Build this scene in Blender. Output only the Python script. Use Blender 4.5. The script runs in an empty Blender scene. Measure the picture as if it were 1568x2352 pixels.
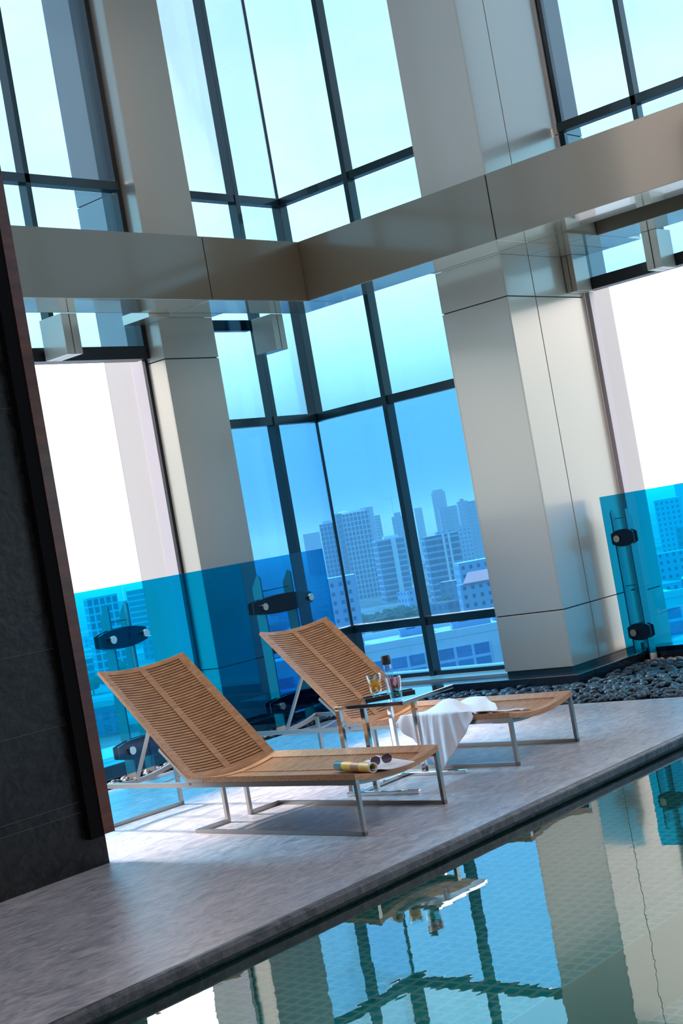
import bpy, bmesh, math, random
from mathutils import Vector, Matrix
random.seed(7)
SC = bpy.context.scene
COL = SC.collection
PI = math.pi

# ------------------------------------------------------------------ camera
ROLL, PITCH, YA = math.radians(9.9586), math.radians(.98327), math.radians(49.17285)
def level_to_world(v):
    ax = (math.cos(YA), math.sin(YA)); bx = (-math.sin(YA), math.cos(YA))
    return Vector((v[0]*ax[0]+v[1]*ax[1], v[0]*bx[0]+v[1]*bx[1], v[2]))
cp, sp, cr, sr = math.cos(PITCH), math.sin(PITCH), math.cos(ROLL), math.sin(ROLL)
fw = Vector((0, cp, sp)); up0 = Vector((0, -sp, cp)); rt0 = Vector((1, 0, 0))
rt = cr*rt0 - sr*up0; up = sr*rt0 + cr*up0
RT, UP, FW = level_to_world(rt), level_to_world(up), level_to_world(fw)
cam = bpy.data.cameras.new('camera'); co = bpy.data.objects.new('camera', cam); COL.objects.link(co)
cam.sensor_fit = 'VERTICAL'; cam.sensor_height = 36; cam.lens = 3355.24/2352*36
cam.clip_start = .05; cam.clip_end = 9000
co.matrix_world = Matrix(((RT.x, UP.x, -FW.x, 0), (RT.y, UP.y, -FW.y, 0), (RT.z, UP.z, -FW.z, 1.5), (0, 0, 0, 1)))
SC.camera = co

# ------------------------------------------------------------------ world, sun, exposure
SC.view_settings.view_transform = 'Standard'; SC.view_settings.look = 'None'
SC.view_settings.exposure = 0.36; SC.view_settings.gamma = 1; SC.view_settings.use_curve_mapping = False
W = bpy.data.worlds.new('sky'); SC.world = W; W.use_nodes = True
nt = W.node_tree; nt.nodes.clear(); N = nt.nodes.new; Lk = nt.links.new
out = N('ShaderNodeOutputWorld'); bg = N('ShaderNodeBackground'); tc = N('ShaderNodeTexCoord')
sep = N('ShaderNodeSeparateXYZ'); Lk(tc.outputs['Generated'], sep.inputs[0])
ramp = N('ShaderNodeValToRGB'); Lk(sep.outputs['Z'], ramp.inputs[0])
el = ramp.color_ramp.elements
el[0].position = 0.0; el[0].color = (.31, .42, .48, 1)
el[1].position = 1.0; el[1].color = (.75, .72, .74, 1)
for p, c in ((.03, (.32, .44, .50)), (.085, (.40, .52, .56)), (.17, (1.4, 1.25, 1.2)), (.40, (1.3, 1.16, 1.12)), (.7, (.9, .85, .83))):
    e = el.new(p); e.color = (*c, 1)
el[0].position = 0
mp = N('ShaderNodeMapping'); mp.inputs['Scale'].default_value = (1.3, 1.3, 3.2); Lk(tc.outputs['Generated'], mp.inputs[0])
no = N('ShaderNodeTexNoise'); no.inputs['Scale'].default_value = 2.6; no.inputs['Detail'].default_value = 5; no.inputs['Roughness'].default_value = .52; Lk(mp.outputs[0], no.inputs['Vector'])
r2 = N('ShaderNodeValToRGB'); Lk(no.outputs['Fac'], r2.inputs[0])
r2.color_ramp.elements[0].position = .38; r2.color_ramp.elements[0].color = (.80, .93, 1, 1)
r2.color_ramp.elements[1].position = .64; r2.color_ramp.elements[1].color = (1.12, 1.04, 1.02, 1)
mx = N('ShaderNodeMixRGB'); mx.blend_type = 'MULTIPLY'; mx.inputs[0].default_value = 1
Lk(ramp.outputs[0], mx.inputs[1]); Lk(r2.outputs[0], mx.inputs[2]); Lk(mx.outputs[0], bg.inputs[0])
bg.inputs[1].default_value = 2.6; Lk(bg.outputs[0], out.inputs[0])

sun = bpy.data.lights.new('sun', 'SUN'); so = bpy.data.objects.new('sun', sun); COL.objects.link(so)
sun.energy = 10; sun.angle = math.radians(9); sun.color = (1.0, .93, .90)
so.rotation_euler = Vector((.03, -1, -1.0)).to_track_quat('-Z', 'Y').to_euler(); so.location = (6, 20, 20)

# ------------------------------------------------------------------ material helpers
def mat(name, col=(.8, .8, .8), rough=.5, metal=0, coat=0, coat_r=.05, spec=.5, noise=None, bump=None, trans=0, ior=1.45):
    m = bpy.data.materials.new(name); m.use_nodes = True; t = m.node_tree; b = t.nodes['Principled BSDF']
    b.inputs['Base Color'].default_value = (*col, 1); b.inputs['Roughness'].default_value = rough
    b.inputs['Metallic'].default_value = metal; b.inputs['Coat Weight'].default_value = coat
    b.inputs['Coat Roughness'].default_value = coat_r; b.inputs['Specular IOR Level'].default_value = spec
    b.inputs['Transmission Weight'].default_value = trans; b.inputs['IOR'].default_value = ior
    if noise or bump:
        tc = t.nodes.new('ShaderNodeTexCoord'); mp = t.nodes.new('ShaderNodeMapping'); t.links.new(tc.outputs['Object'], mp.inputs[0])
    if noise:       # (scale xyz, detail, colA, colB, lo, hi, distortion)
        sc, det, ca, cb, lo, hi, dist = noise
        mp.inputs['Scale'].default_value = sc
        n = t.nodes.new('ShaderNodeTexNoise'); n.inputs['Scale'].default_value = 1; n.inputs['Detail'].default_value = det; n.inputs['Distortion'].default_value = dist
        n.inputs['Roughness'].default_value = .62
        t.links.new(mp.outputs[0], n.inputs['Vector']); r = t.nodes.new('ShaderNodeValToRGB'); t.links.new(n.outputs['Fac'], r.inputs[0])
        r.color_ramp.elements[0].position = lo; r.color_ramp.elements[0].color = (*ca, 1)
        r.color_ramp.elements[1].position = hi; r.color_ramp.elements[1].color = (*cb, 1)
        t.links.new(r.outputs[0], b.inputs['Base Color'])
    if bump:
        s, st = bump
        n = t.nodes.new('ShaderNodeTexNoise'); n.inputs['Scale'].default_value = s; n.inputs['Detail'].default_value = 4; t.links.new(tc.outputs['Object'], n.inputs['Vector'])
        bp = t.nodes.new('ShaderNodeBump'); bp.inputs['Strength'].default_value = st; bp.inputs['Distance'].default_value = .01
        t.links.new(n.outputs['Fac'], bp.inputs['Height']); t.links.new(bp.outputs[0], b.inputs['Normal'])
    return m
def tinted(name, col, refl=.06, rough=0):
    m = bpy.data.materials.new(name); m.use_nodes = True; t = m.node_tree; t.nodes.clear()
    o = t.nodes.new('ShaderNodeOutputMaterial'); mi = t.nodes.new('ShaderNodeMixShader'); tr = t.nodes.new('ShaderNodeBsdfTransparent'); g = t.nodes.new('ShaderNodeBsdfGlossy')
    g.inputs['Roughness'].default_value = rough; tr.inputs[0].default_value = (*col, 1); g.inputs[0].default_value = (.9, .95, 1, 1)
    fr = t.nodes.new('ShaderNodeLayerWeight'); fr.inputs[0].default_value = .25
    mu = t.nodes.new('ShaderNodeMath'); mu.operation = 'MULTIPLY_ADD'; mu.inputs[1].default_value = .35; mu.inputs[2].default_value = refl
    t.links.new(fr.outputs['Fresnel'], mu.inputs[0]); t.links.new(mu.outputs[0], mi.inputs[0])
    t.links.new(tr.outputs[0], mi.inputs[1]); t.links.new(g.outputs[0], mi.inputs[2]); t.links.new(mi.outputs[0], o.inputs[0])
    return m

M = {}
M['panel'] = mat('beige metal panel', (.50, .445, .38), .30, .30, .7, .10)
M['panel_shaded'] = mat('shaded beige metal panel', (.185, .150, .105), .30, .30, .7, .10)  # same panel as the columns, darkened to paint in the shade on the beams
M['soffit'] = mat('polished beige metal panel', (.60, .54, .44), .12, .55, 1, .03)
M['groove'] = mat('panel joint', (.035, .028, .025), .6)
M['outer'] = mat('pale exterior cladding', (.47, .425, .415), .5)
M['frame'] = mat('dark bronze green frame', (.008, .030, .040), .3, .2, .3)
M['frame_out'] = mat('pale outer jamb', (.50, .44, .47), .4)
M['black'] = mat('black metal', (.010, .010, .014), .4, .1, .2)
M['void'] = mat('matt black recess', (.004, .004, .005), .9, spec=.1)
M['glass_up'] = tinted('upper window glass', (.42, .56, .65), .02)
M['glass_mid'] = tinted('middle window glass', (.42, .66, .78), .02)
M['glass_low'] = tinted('lower window glass', (.30, .585, .78), .02)
M['glass_rail'] = tinted('blue railing glass', (.04, .62, .83), .03)
M['stone'] = mat('grey marble deck', (.3, .3, .34), .38, 0, 0, .1, .4, ((6.5, 15, 8), 12, (.17, .175, .22), (.49, .46, .49), .28, .74, 1.6), (30, .12))
M['nosing'] = mat('shade-darkened stone nosing', (.1, .1, .12), .42, 0, 0, .1, .4, ((9, 9, 9), 8, (.035, .035, .042), (.13, .125, .14), .35, .7, 1.5), (40, .3))  # deck stone with the shade of the edge face put into its colour
M['pier'] = mat('dark veined stone', (.02, .02, .02), .36, 0, 0, .1, .3, ((9.0, 9, 7), 10, (.0045, .0045, .005), (.034, .033, .034), .38, .85, 3.0), (18, .35))
M['pier_joint'] = mat('thin pale joint', (.07, .065, .06), .6)
M['darkwood'] = mat('dark red brown timber', (.055, .012, .004), .4, 0, .2, .1, .5, ((2, 2, 14), 4, (.035, .009, .005), (.12, .028, .010), .3, .7, .2))
M['teak'] = mat('oiled teak', (.42, .19, .08), .42, 0, .15, .2, .4, ((6, 60, 60), 5, (.34, .155, .072), (.60, .315, .160), .3, .7, .4))
M['teak_dark'] = mat('dark grooves between slats', (.045, .018, .010), .7)
M['steel'] = mat('brushed stainless steel', (.36, .335, .315), .30, 1)
M['chrome'] = mat('polished steel', (.75, .72, .70), .06, 1)
M['mirror'] = mat('polished table top', (.72, .74, .76), .04, 1)
M['clamp'] = mat('dark clamp plate', (.006, .016, .030), .22, .1, .4)
M['disc'] = mat('steel button', (.7, .68, .64), .22, 1)
M['post'] = mat('pale steel post', (.42, .36, .34), .4, .3)
M['ledge'] = mat('pale sill stone', (.30, .40, .42), .3, 0, .3)
M['curb'] = mat('black granite curb', (.008, .012, .020), .25, 0, .4)
M['pebble'] = mat('dark river pebble', (.05, .06, .075), .48, 0, .06, .2, .35, ((9, 9, 9), 3, (.008, .013, .022), (.060, .070, .088), .3, .75, .3))
M['gravel'] = mat('dark gravel bed', (.01, .012, .016), .8)
M['towel'] = mat('white cotton towel', (.80, .78, .84), .9, bump=(260, .25))
M['ceiling'] = mat('interior ceiling', (.14, .12, .10), .8)
M['inner'] = mat('interior wall', (.09, .075, .06), .6)
M['glass'] = tinted('drinking glass', (.93, .97, .98), .05)
M['water_b'] = tinted('bottle glass', (.80, .93, .96), .10)
M['orange'] = mat('orange juice', (.95, .40, .015), .3)
M['mint'] = mat('mint leaves', (.04, .11, .02), .6)
M['pink'] = mat('raspberry drink', (.66, .05, .14), .15)
M['teal_d'] = tinted('clear teal base', (.30, .85, .85), .08)
M['cap'] = mat('black bottle cap', (.03, .03, .035), .35)
M['tray'] = mat('black tray', (.012, .013, .016), .5)
M['paper'] = mat('magazine paper', (.80, .80, .88), .45)
M['cover_blue'] = mat('teal magazine print', (.06, .22, .28), .25)
M['cover_yellow'] = mat('yellow magazine print', (.75, .55, .06), .25)
M['cover_brown'] = mat('brown magazine print', (.40, .20, .10), .25)
M['white'] = mat('white print', (.85, .83, .80), .3)
M['shade'] = mat('black acetate', (.02, .012, .02), .2, 0, .5)
M['lens'] = tinted('purple lens', (.30, .14, .24), .08)
M['ground'] = mat('city ground', (.10, .16, .20), .9, noise=((.02, .02, .02), 8, (.010, .035, .05), (.12, .18, .24), .42, .62, 0))
M['tree'] = mat('dark foliage', (.015, .04, .03), .9)
M['roof_purple'] = mat('red brown roof', (.62, .22, .24), .7)
M['bwhite'] = mat('white concrete', (.40, .50, .58), .7)

def mat_bld(name, wall, win, bw=3.4, bh=3.3, mortar=.9, dist=0):
    m = bpy.data.materials.new(name); m.use_nodes = True; t = m.node_tree; b = t.nodes['Principled BSDF']
    wall = (wall[0]*.30, wall[1]*.48, wall[2]*.72); win = (win[0]*.2, win[1]*.45, win[2]*.8)  # shifts every facade colour towards blue, painting in distance haze
    uv = t.nodes.new('ShaderNodeUVMap'); uv.uv_map = 'UVMap'
    br = t.nodes.new('ShaderNodeTexBrick'); br.offset = 0; br.squash = 1
    for k, v in (('Color1', win), ('Color2', tuple(x*.8 for x in win)), ('Mortar', wall)): br.inputs[k].default_value = (*v, 1)
    br.inputs['Scale'].default_value = 1; br.inputs['Mortar Size'].default_value = mortar; br.inputs['Mortar Smooth'].default_value = 0
    br.inputs['Brick Width'].default_value = bw; br.inputs['Row Height'].default_value = bh
    t.links.new(uv.outputs[0], br.inputs['Vector']); t.links.new(br.outputs['Color'], b.inputs['Base Color'])
    b.inputs['Roughness'].default_value = .6
    return m
M['b_grid'] = mat_bld('gridded tower facade', (.62, .66, .70), (.03, .06, .12), 2.6, 3.3, .38)
M['b_band'] = mat_bld('banded facade', (.45, .52, .58), (.04, .09, .16), 60, 3.4, .55)
M['b_small'] = mat_bld('small window facade', (.50, .56, .62), (.04, .08, .14), 3.0, 3.2, .9)
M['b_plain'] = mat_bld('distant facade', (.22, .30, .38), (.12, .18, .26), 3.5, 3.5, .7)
M['b_near'] = mat_bld('office facade', (.85, .85, .85), (.20, .42, .50), 2.2, 2.0, .17)

# ------------------------------------------------------------------ mesh helpers
def box(bm, x0, x1, y0, y1, z0, z1, mi=0, rot=None):
    vs = [bm.verts.new((x, y, z)) for x in (x0, x1) for y in (y0, y1) for z in (z0, z1)]
    for q in ((0, 1, 3, 2), (4, 6, 7, 5), (0, 4, 5, 1), (2, 3, 7, 6), (0, 2, 6, 4), (1, 5, 7, 3)):
        f = bm.faces.new([vs[i] for i in q]); f.material_index = mi
    return vs
def bar(bm, p0, p1, w, h=None, mi=0, upv=(0, 0, 1)):
    h = h or w; p0, p1 = Vector(p0), Vector(p1); d = (p1-p0).normalized(); u = Vector(upv)
    if abs(d.dot(u)) > .98: u = Vector((0, 1, 0))
    s = d.cross(u).normalized(); u = s.cross(d)
    a = [bm.verts.new(p+s*i*w/2+u*j*h/2) for p in (p0, p1) for i, j in ((-1, -1), (1, -1), (1, 1), (-1, 1))]
    for q in ((0, 1, 2, 3), (7, 6, 5, 4), (0, 4, 5, 1), (1, 5, 6, 2), (2, 6, 7, 3), (3, 7, 4, 0)):
        bm.faces.new([a[i] for i in q]).material_index = mi
def tube(bm, pts, r, n=8, mi=0, caps=True):
    rings = []
    pts = [Vector(p) for p in pts]
    for i, p in enumerate(pts):
        d = (pts[min(i+1, len(pts)-1)]-pts[max(i-1, 0)]).normalized(); u = Vector((0, 0, 1)) if abs(d.z) < .9 else Vector((1, 0, 0))
        s = d.cross(u).normalized(); u = s.cross(d)
        rings.append([bm.verts.new(p+(s*math.cos(2*PI*k/n)+u*math.sin(2*PI*k/n))*r) for k in range(n)])
    for a, b in zip(rings, rings[1:]):
        for k in range(n):
            f = bm.faces.new((a[k], a[(k+1) % n], b[(k+1) % n], b[k])); f.material_index = mi; f.smooth = True
    if caps: bm.faces.new(rings[0][::-1]).material_index = mi; bm.faces.new(rings[-1]).material_index = mi
def lathe(bm, prof, n=32, c=(0, 0, 0), mi=0, close=True):
    rings = []
    for r, z in prof:
        rings.append([bm.verts.new((c[0]+r*math.cos(2*PI*k/n), c[1]+r*math.sin(2*PI*k/n), c[2]+z)) for k in range(n)] if r > 1e-6 else [bm.verts.new((c[0], c[1], c[2]+z))])
    for a, b in zip(rings, rings[1:]):
        for k in range(n):
            k2 = (k+1) % n
            if len(a) == 1 and len(b) == 1: continue
            if len(a) == 1: f = bm.faces.new((a[0], b[k2], b[k]))
            elif len(b) == 1: f = bm.faces.new((a[k], a[k2], b[0]))
            else: f = bm.faces.new((a[k], a[k2], b[k2], b[k]))
            f.material_index = mi; f.smooth = True
def obj(name, bm, ms, parent=None, bevel=0, fix=True, recenter=False, mod=None):
    if fix: bmesh.ops.recalc_face_normals(bm, faces=bm.faces)
    off = Vector((0, 0, 0))
    if recenter:
        xs = [v.co.x for v in bm.verts]; ys = [v.co.y for v in bm.verts]; zs = [v.co.z for v in bm.verts]
        off = Vector(((min(xs)+max(xs))/2, (min(ys)+max(ys))/2, min(zs)))
        bmesh.ops.translate(bm, verts=bm.verts, vec=-off)
    me = bpy.data.meshes.new(name); bm.to_mesh(me); bm.free()
    for m in (ms if isinstance(ms, (list, tuple)) else [ms]): me.materials.append(M[m])
    o = bpy.data.objects.new(name, me); COL.objects.link(o); o.location = off
    if parent: o.parent = parent
    if bevel:
        b = o.modifiers.new('bevel', 'BEVEL'); b.width = bevel; b.segments = 2; b.limit_method = 'ANGLE'
    return o
def tag(o, label, cat, group=None, kind=None):
    o['label'] = label; o['category'] = cat
    if group: o['group'] = group
    if kind: o['kind'] = kind
    return o
def struct(name, bm, ms, label, bevel=0):
    o = obj(name, bm, ms, bevel=bevel); o['kind'] = 'structure'; o['label'] = label; return o
def thing(name, label, cat, loc=(0, 0, 0), rz=0, group=None, kind=None):
    o = bpy.data.objects.new(name, None); COL.objects.link(o); o.location = loc; o.rotation_euler = (0, 0, rz)
    o.empty_display_size = .1
    if kind: o['kind'] = kind; o['label'] = label
    else: tag(o, label, cat, group)
    return o
def B(): return bmesh.new()
def boxes(*bs):
    bm = B()
    for b in bs: box(bm, *b)
    return bm

# ------------------------------------------------------------------ the setting: deck, pool, interior
DE = 4.33          # pool-side edge of the deck (runs along x)
bm = boxes((-9, 9.08, DE+.034, 8.38, -.30, 0), (9.07, 9.9, -9, DE+.10, -.30, 0))
struct('floor', bm, 'stone', 'honed grey marble pool deck with soft veins')
bm = B()
n = 10; prev = None
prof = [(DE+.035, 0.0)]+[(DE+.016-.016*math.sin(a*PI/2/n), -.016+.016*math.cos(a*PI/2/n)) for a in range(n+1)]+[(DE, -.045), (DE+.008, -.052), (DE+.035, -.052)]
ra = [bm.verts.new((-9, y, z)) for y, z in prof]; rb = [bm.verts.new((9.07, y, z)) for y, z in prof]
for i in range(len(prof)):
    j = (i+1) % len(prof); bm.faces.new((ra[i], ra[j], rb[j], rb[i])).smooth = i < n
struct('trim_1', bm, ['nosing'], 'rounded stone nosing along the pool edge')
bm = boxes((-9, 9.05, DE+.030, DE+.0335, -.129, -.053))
struct('wall_pool', bm, 'nosing', 'shade-darkened stone pool wall under the deck edge')  # takes the nosing colour with its painted shade

# pool tiles
m = bpy.data.materials.new('pool mosaic'); m.use_nodes = True; t = m.node_tree; b = t.nodes['Principled BSDF']
tcn = t.nodes.new('ShaderNodeTexCoord'); br = t.nodes.new('ShaderNodeTexBrick'); br.offset = 0; br.inputs['Scale'].default_value = 1
br.inputs['Color1'].default_value = (.002, .46, .48, 1); br.inputs['Color2'].default_value = (.001, .34, .40, 1); br.inputs['Mortar'].default_value = (.55, .60, .50, 1)
br.inputs['Brick Width'].default_value = 0.066; br.inputs['Row Height'].default_value = 0.066; br.inputs['Mortar Size'].default_value = .010
t.links.new(tcn.outputs['Object'], br.inputs['Vector']); t.links.new(br.outputs['Color'], b.inputs['Base Color']); b.inputs['Roughness'].default_value = .3
M['mosaic'] = m
struct('floor_pool', boxes((-9, 9.07, -9, 2.90, -1.0, -.42), (-9, 9.07, 2.90, DE+.032, -1.0, -.13)), 'mosaic', 'teal mosaic pool bottom under the water')
# water
m = bpy.data.materials.new('pool water'); m.use_nodes = True; t = m.node_tree; t.nodes.clear()
o_ = t.nodes.new('ShaderNodeOutputMaterial'); mi = t.nodes.new('ShaderNodeMixShader'); tr = t.nodes.new('ShaderNodeBsdfTransparent'); g = t.nodes.new('ShaderNodeBsdfGlossy')
tr.inputs[0].default_value = (.55, .95, .95, 1); g.inputs[0].default_value = (.86, .92, .93, 1); g.inputs['Roughness'].default_value = .004
fr = t.nodes.new('ShaderNodeLayerWeight'); fr.inputs[0].default_value = .57
t.links.new(fr.outputs['Fresnel'], mi.inputs[0]); t.links.new(tr.outputs[0], mi.inputs[1]); t.links.new(g.outputs[0], mi.inputs[2]); t.links.new(mi.outputs[0], o_.inputs[0])
tcn = t.nodes.new('ShaderNodeTexCoord'); mpn = t.nodes.new('ShaderNodeMapping'); mpn.inputs['Scale'].default_value = (1.6, 3.2, 1); nn = t.nodes.new('ShaderNodeTexNoise'); nn.inputs['Scale'].default_value = 1.6; nn.inputs['Detail'].default_value = 3
bp = t.nodes.new('ShaderNodeBump'); bp.inputs['Strength'].default_value = .03; bp.inputs['Distance'].default_value = .02
t.links.new(tcn.outputs['Object'], mpn.inputs[0]); t.links.new(mpn.outputs[0], nn.inputs['Vector']); t.links.new(nn.outputs['Fac'], bp.inputs['Height']); t.links.new(bp.outputs[0], g.inputs['Normal'])
M['water'] = m
bm = B(); vs = [bm.verts.new(p) for p in ((-9, -9, -.065), (9.05, -9, -.065), (9.05, DE+.044, -.065), (-9, DE+.044, -.065))]; bm.faces.new(vs)
wt = obj('pool_water', bm, 'water'); tag(wt, 'still teal water filling the swimming pool', 'water', kind='stuff')

# interior shell behind the camera
struct('ceiling', boxes((-9, 11.6, -9, -3, 9, 9.2), (-9, 11.6, 3.3, 9.4, 9, 9.2), (-9, -1, -3, 3.3, 9, 9.2), (8, 11.6, -3, 3.3, 9, 9.2)), 'ceiling', 'high interior ceiling with an added light opening over the pool')  # gap above the pool is added to brighten the deck and pool bottom
struct('wall_west', boxes((-9.2, -9, -9, 9.4, -1.4, 9)), 'inner', 'interior wall behind the pool')
struct('wall_south', boxes((-9, 11.6, -9.2, -9, -1.4, 9)), 'inner', 'far interior wall across the pool')

# dark stone pier on the left with its timber edge
bm = boxes((1.0, 4.93, 6.304, 6.9, 0, 5.2))
for z in (.306, .361, .778, 1.185, 2.48, 2.87): box(bm, 1.0, 4.93, 6.3025, 6.305, z-.0012, z+.0012, 1)
struct('wall_pier', bm, ['pier', 'pier_joint'], 'dark veined stone pier in the left foreground')
bm = boxes((4.80, 4.884, 6.255, 6.3015, .158, 5.2))
o = struct('trim_2', bm, 'void', 'black recessed strip on the pier edge')
struct('trim_3', boxes((4.886, 4.958, 6.25, 6.3015, .165, 5.2), (4.9315, 4.958, 6.3015, 6.36, .165, 5.2)), 'darkwood', 'dark red brown timber edging on the stone pier')

# ------------------------------------------------------------------ clad columns and beams
G = .005
def clad(name, x0, x1, y0, y1, z0, z1, xj, yj, zj, mats, label, skin=.012):
    """core + panels with open joints"""
    bm = B(); box(bm, x0+skin, x1-skin, y0+skin, y1-skin, z0, z1, 1)
    xs = [x0]+list(xj)+[x1]; ys = [y0]+list(yj)+[y1]; zs = [z0]+list(zj)+[z1]
    for k in range(len(zs)-1):
        za = zs[k]+(G if k else 0); zb = zs[k+1]-(G if k < len(zs)-2 else 0)
        for i in range(len(xs)-1):
            xa = xs[i]+(G if i else 0); xb = xs[i+1]-(G if i < len(xs)-2 else 0)
            for yy in (y0, y1-skin): box(bm, xa, xb, yy, yy+skin, za, zb)
        for i in range(len(ys)-1):
            ya = ys[i]+(G if i else skin); yb = ys[i+1]-(G if i < len(ys)-2 else skin)
            for xx in (x0, x1-skin): box(bm, xx, xx+skin, ya, yb, za, zb)
    return struct(name, bm, mats, label, bevel=.0015)
ZB, ZT = 3.596, 4.122
clad('wall_column_right', 10.257, 11.49, 6.658, 7.345, .12, ZB, (10.685,), (), (.595, 3.24), ['panel', 'groove'], 'large beige metal clad column under the beam, right of the corner window')
clad('wall_column_upper_right', 10.257, 11.49, 6.658, 7.345, ZB+.02, 8.99, (10.685,), (), (), ['panel', 'groove'], 'beige clad column continuing above the beam')
struct('baseboard_column', boxes((10.285, 11.49, 6.685, 7.345, .0, .119)), 'black', 'black recessed plinth of the large column')
clad('wall_column_left', 8.484, 9.125, 8.975, 9.19, .12, ZB, (), (), (.595, 3.24), ['panel', 'groove'], 'beige metal clad column behind the left loungers')
clad('wall_column_upper_left', 8.484, 9.125, 8.975, 9.19, ZB+.02, 8.99, (), (), (), ['panel', 'groove'], 'left beige column above the beam')
struct('baseboard_left', boxes((8.5, 9.11, 9.0, 9.18, 0, .119)), 'black', 'black recessed plinth of the left column')
# outside halves of the columns
clad('wall_outer_right', 11.60, 11.955, 6.658, 7.345, -.5, 9.2, (), (), (.56, 4.75), ['outer', 'groove'], 'pale outside cladding of the large column seen through the opening')
clad('wall_outer_left', 8.484, 9.125, 9.385, 9.745, -.5, 9.2, (), (), (.56, 4.75), ['outer', 'groove'], 'pale outside cladding of the left column seen through the opening')

def beam(name, x0, x1, y0, y1, axis, js, label, z0=ZB, z1=ZT):
    bm = B(); s = .012
    box(bm, x0+s, x1-s, y0+s, y1-s, z0+.004, z1-.004, 1)
    if axis == 'x': cuts = [x0]+list(js)+[x1]
    else: cuts = [y0]+list(js)+[y1]
    for a, b in zip(cuts, cuts[1:]):
        a2 = a+(G if a != cuts[0] else 0); b2 = b-(G if b != cuts[-1] else 0)
        if axis == 'x':
            for yy in (y0, y1-s): box(bm, a2, b2, yy, yy+s, z0, z1)
            box(bm, a2, b2, y0+s+.004, y1-s-.004, z0, z0+.01, 2); box(bm, a2, b2, y0+s, y1-s, z1-.01, z1-.002)
        else:
            for xx in (x0, x1-s): box(bm, xx, xx+s, a2, b2, z0, z1)
            box(bm, x0+s+.004, x1-s-.004, a2, b2, z0, z0+.01, 2); box(bm, x0+s, x1-s, a2, b2, z1-.01, z1-.002)
    return struct(name, bm, ['panel_shaded', 'groove', 'soffit'], label, bevel=.002)
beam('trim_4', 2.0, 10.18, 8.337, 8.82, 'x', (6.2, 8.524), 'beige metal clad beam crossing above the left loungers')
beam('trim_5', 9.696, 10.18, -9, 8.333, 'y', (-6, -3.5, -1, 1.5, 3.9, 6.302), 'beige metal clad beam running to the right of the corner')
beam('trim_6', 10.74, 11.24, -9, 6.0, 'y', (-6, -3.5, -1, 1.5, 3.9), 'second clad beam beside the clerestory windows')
struct('trim_7', boxes((10.185, 10.735, -9, 6.0, ZT-.1, ZT)), 'panel', 'closed top of the slot between the two beams')
bm = B(); 
for a in ((10.185, 10.68, 6.005, 6.30), (10.69, 11.48, 6.005, 6.30), (10.185, 10.68, 6.31, 6.655), (10.69, 11.48, 6.31, 6.655)): box(bm, *a, ZB, ZB+.02, 0)
box(bm, 10.185, 11.48, 6.01, 6.65, ZB+.02, ZT-.05, 1)
struct('trim_8', bm, ['soffit', 'panel'], 'square soffit panels at the head of the large column')
struct('trim_9', boxes((10.185, 10.25, 6.66, 7.34, ZB, ZB+.02)), 'soffit', 'narrow soffit strip in front of the large column')
struct('trim_10', boxes((8.49, 9.12, 8.825, 8.97, ZB, ZB+.02), (8.25, 8.48, 8.825, 9.15, ZB-.03, ZB+.05)), 'soffit', 'soffit strip in front of the left column')

# ------------------------------------------------------------------ windows
BX, BY = 10.67, 9.335           # corner bay glass planes
WX, WY = 11.53, 9.20            # clerestory planes right and left
wn = [0]
def window(label, panes, frames):
    """panes: list of (x0,x1,y0,y1,z0,z1,mat); frames: list of boxes"""
    wn[0] += 1
    root = thing('window_%d' % wn[0], label, None, kind='structure')
    for p in panes:
        o = obj('pane', boxes(p[:6]), p[6], root)
    for f in frames:
        o = obj('window_frame', boxes(f[:6]), f[6] if len(f) > 6 else 'frame', root, bevel=.002)
    return root
T = .006
# bay, face along x (behind the left loungers)
py0, py1 = BY, BY+T
window('corner window behind the beam, left face of the glazed corner',
       [(9.13, BX, py0, py1, .12, .57, 'glass_low'), (9.13, BX, py0, py1, .65, 2.64, 'glass_low'), (9.13, BX, py0, py1, 2.72, 4.753, 'glass_mid'), (9.13, BX, py0, py1, 4.825, 8.99, 'glass_up')],
       [(9.963, 10.018, BY-.105, BY-.001, .10, 8.99)] +
       [(9.13, BX, BY-.095, BY-.001, a, b) for a, b in ((.10, .14), (.57, .645), (2.64, 2.72), (4.753, 4.825))] +
       [(9.13, 10.0, BY+.02, BY+.09, 3.56, 3.66)])
px0, px1 = BX, BX+T
window('tall corner window beside the large column, city behind it',
       [(px0, px1, 7.35, BY, .12, .57, 'glass_low'), (px0, px1, 7.35, BY, .65, 2.64, 'glass_low'), (px0, px1, 7.35, BY, 2.72, 4.753, 'glass_mid'), (px0, px1, 7.35, BY, 4.825, 8.99, 'glass_up')],
       [(BX-.115, BX-.001, 8.353, 8.405, .10, 8.99)] +
       [(BX-.095, BX-.001, 7.35, BY-.1, a, b) for a, b in ((.10, .14), (.57, .645), (2.64, 2.72), (4.753, 4.825))] +
       [(BX-.095, BX+.01, BY-.095, BY+.01, a, b, 'black') for a, b in ((.10, .645), (2.64, 4.825))] +
       [(BX-.010, BX+.012, BY-.010, BY+.012, a, b, 'black') for a, b in ((.645, 2.64), (4.825, 8.99))])
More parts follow.
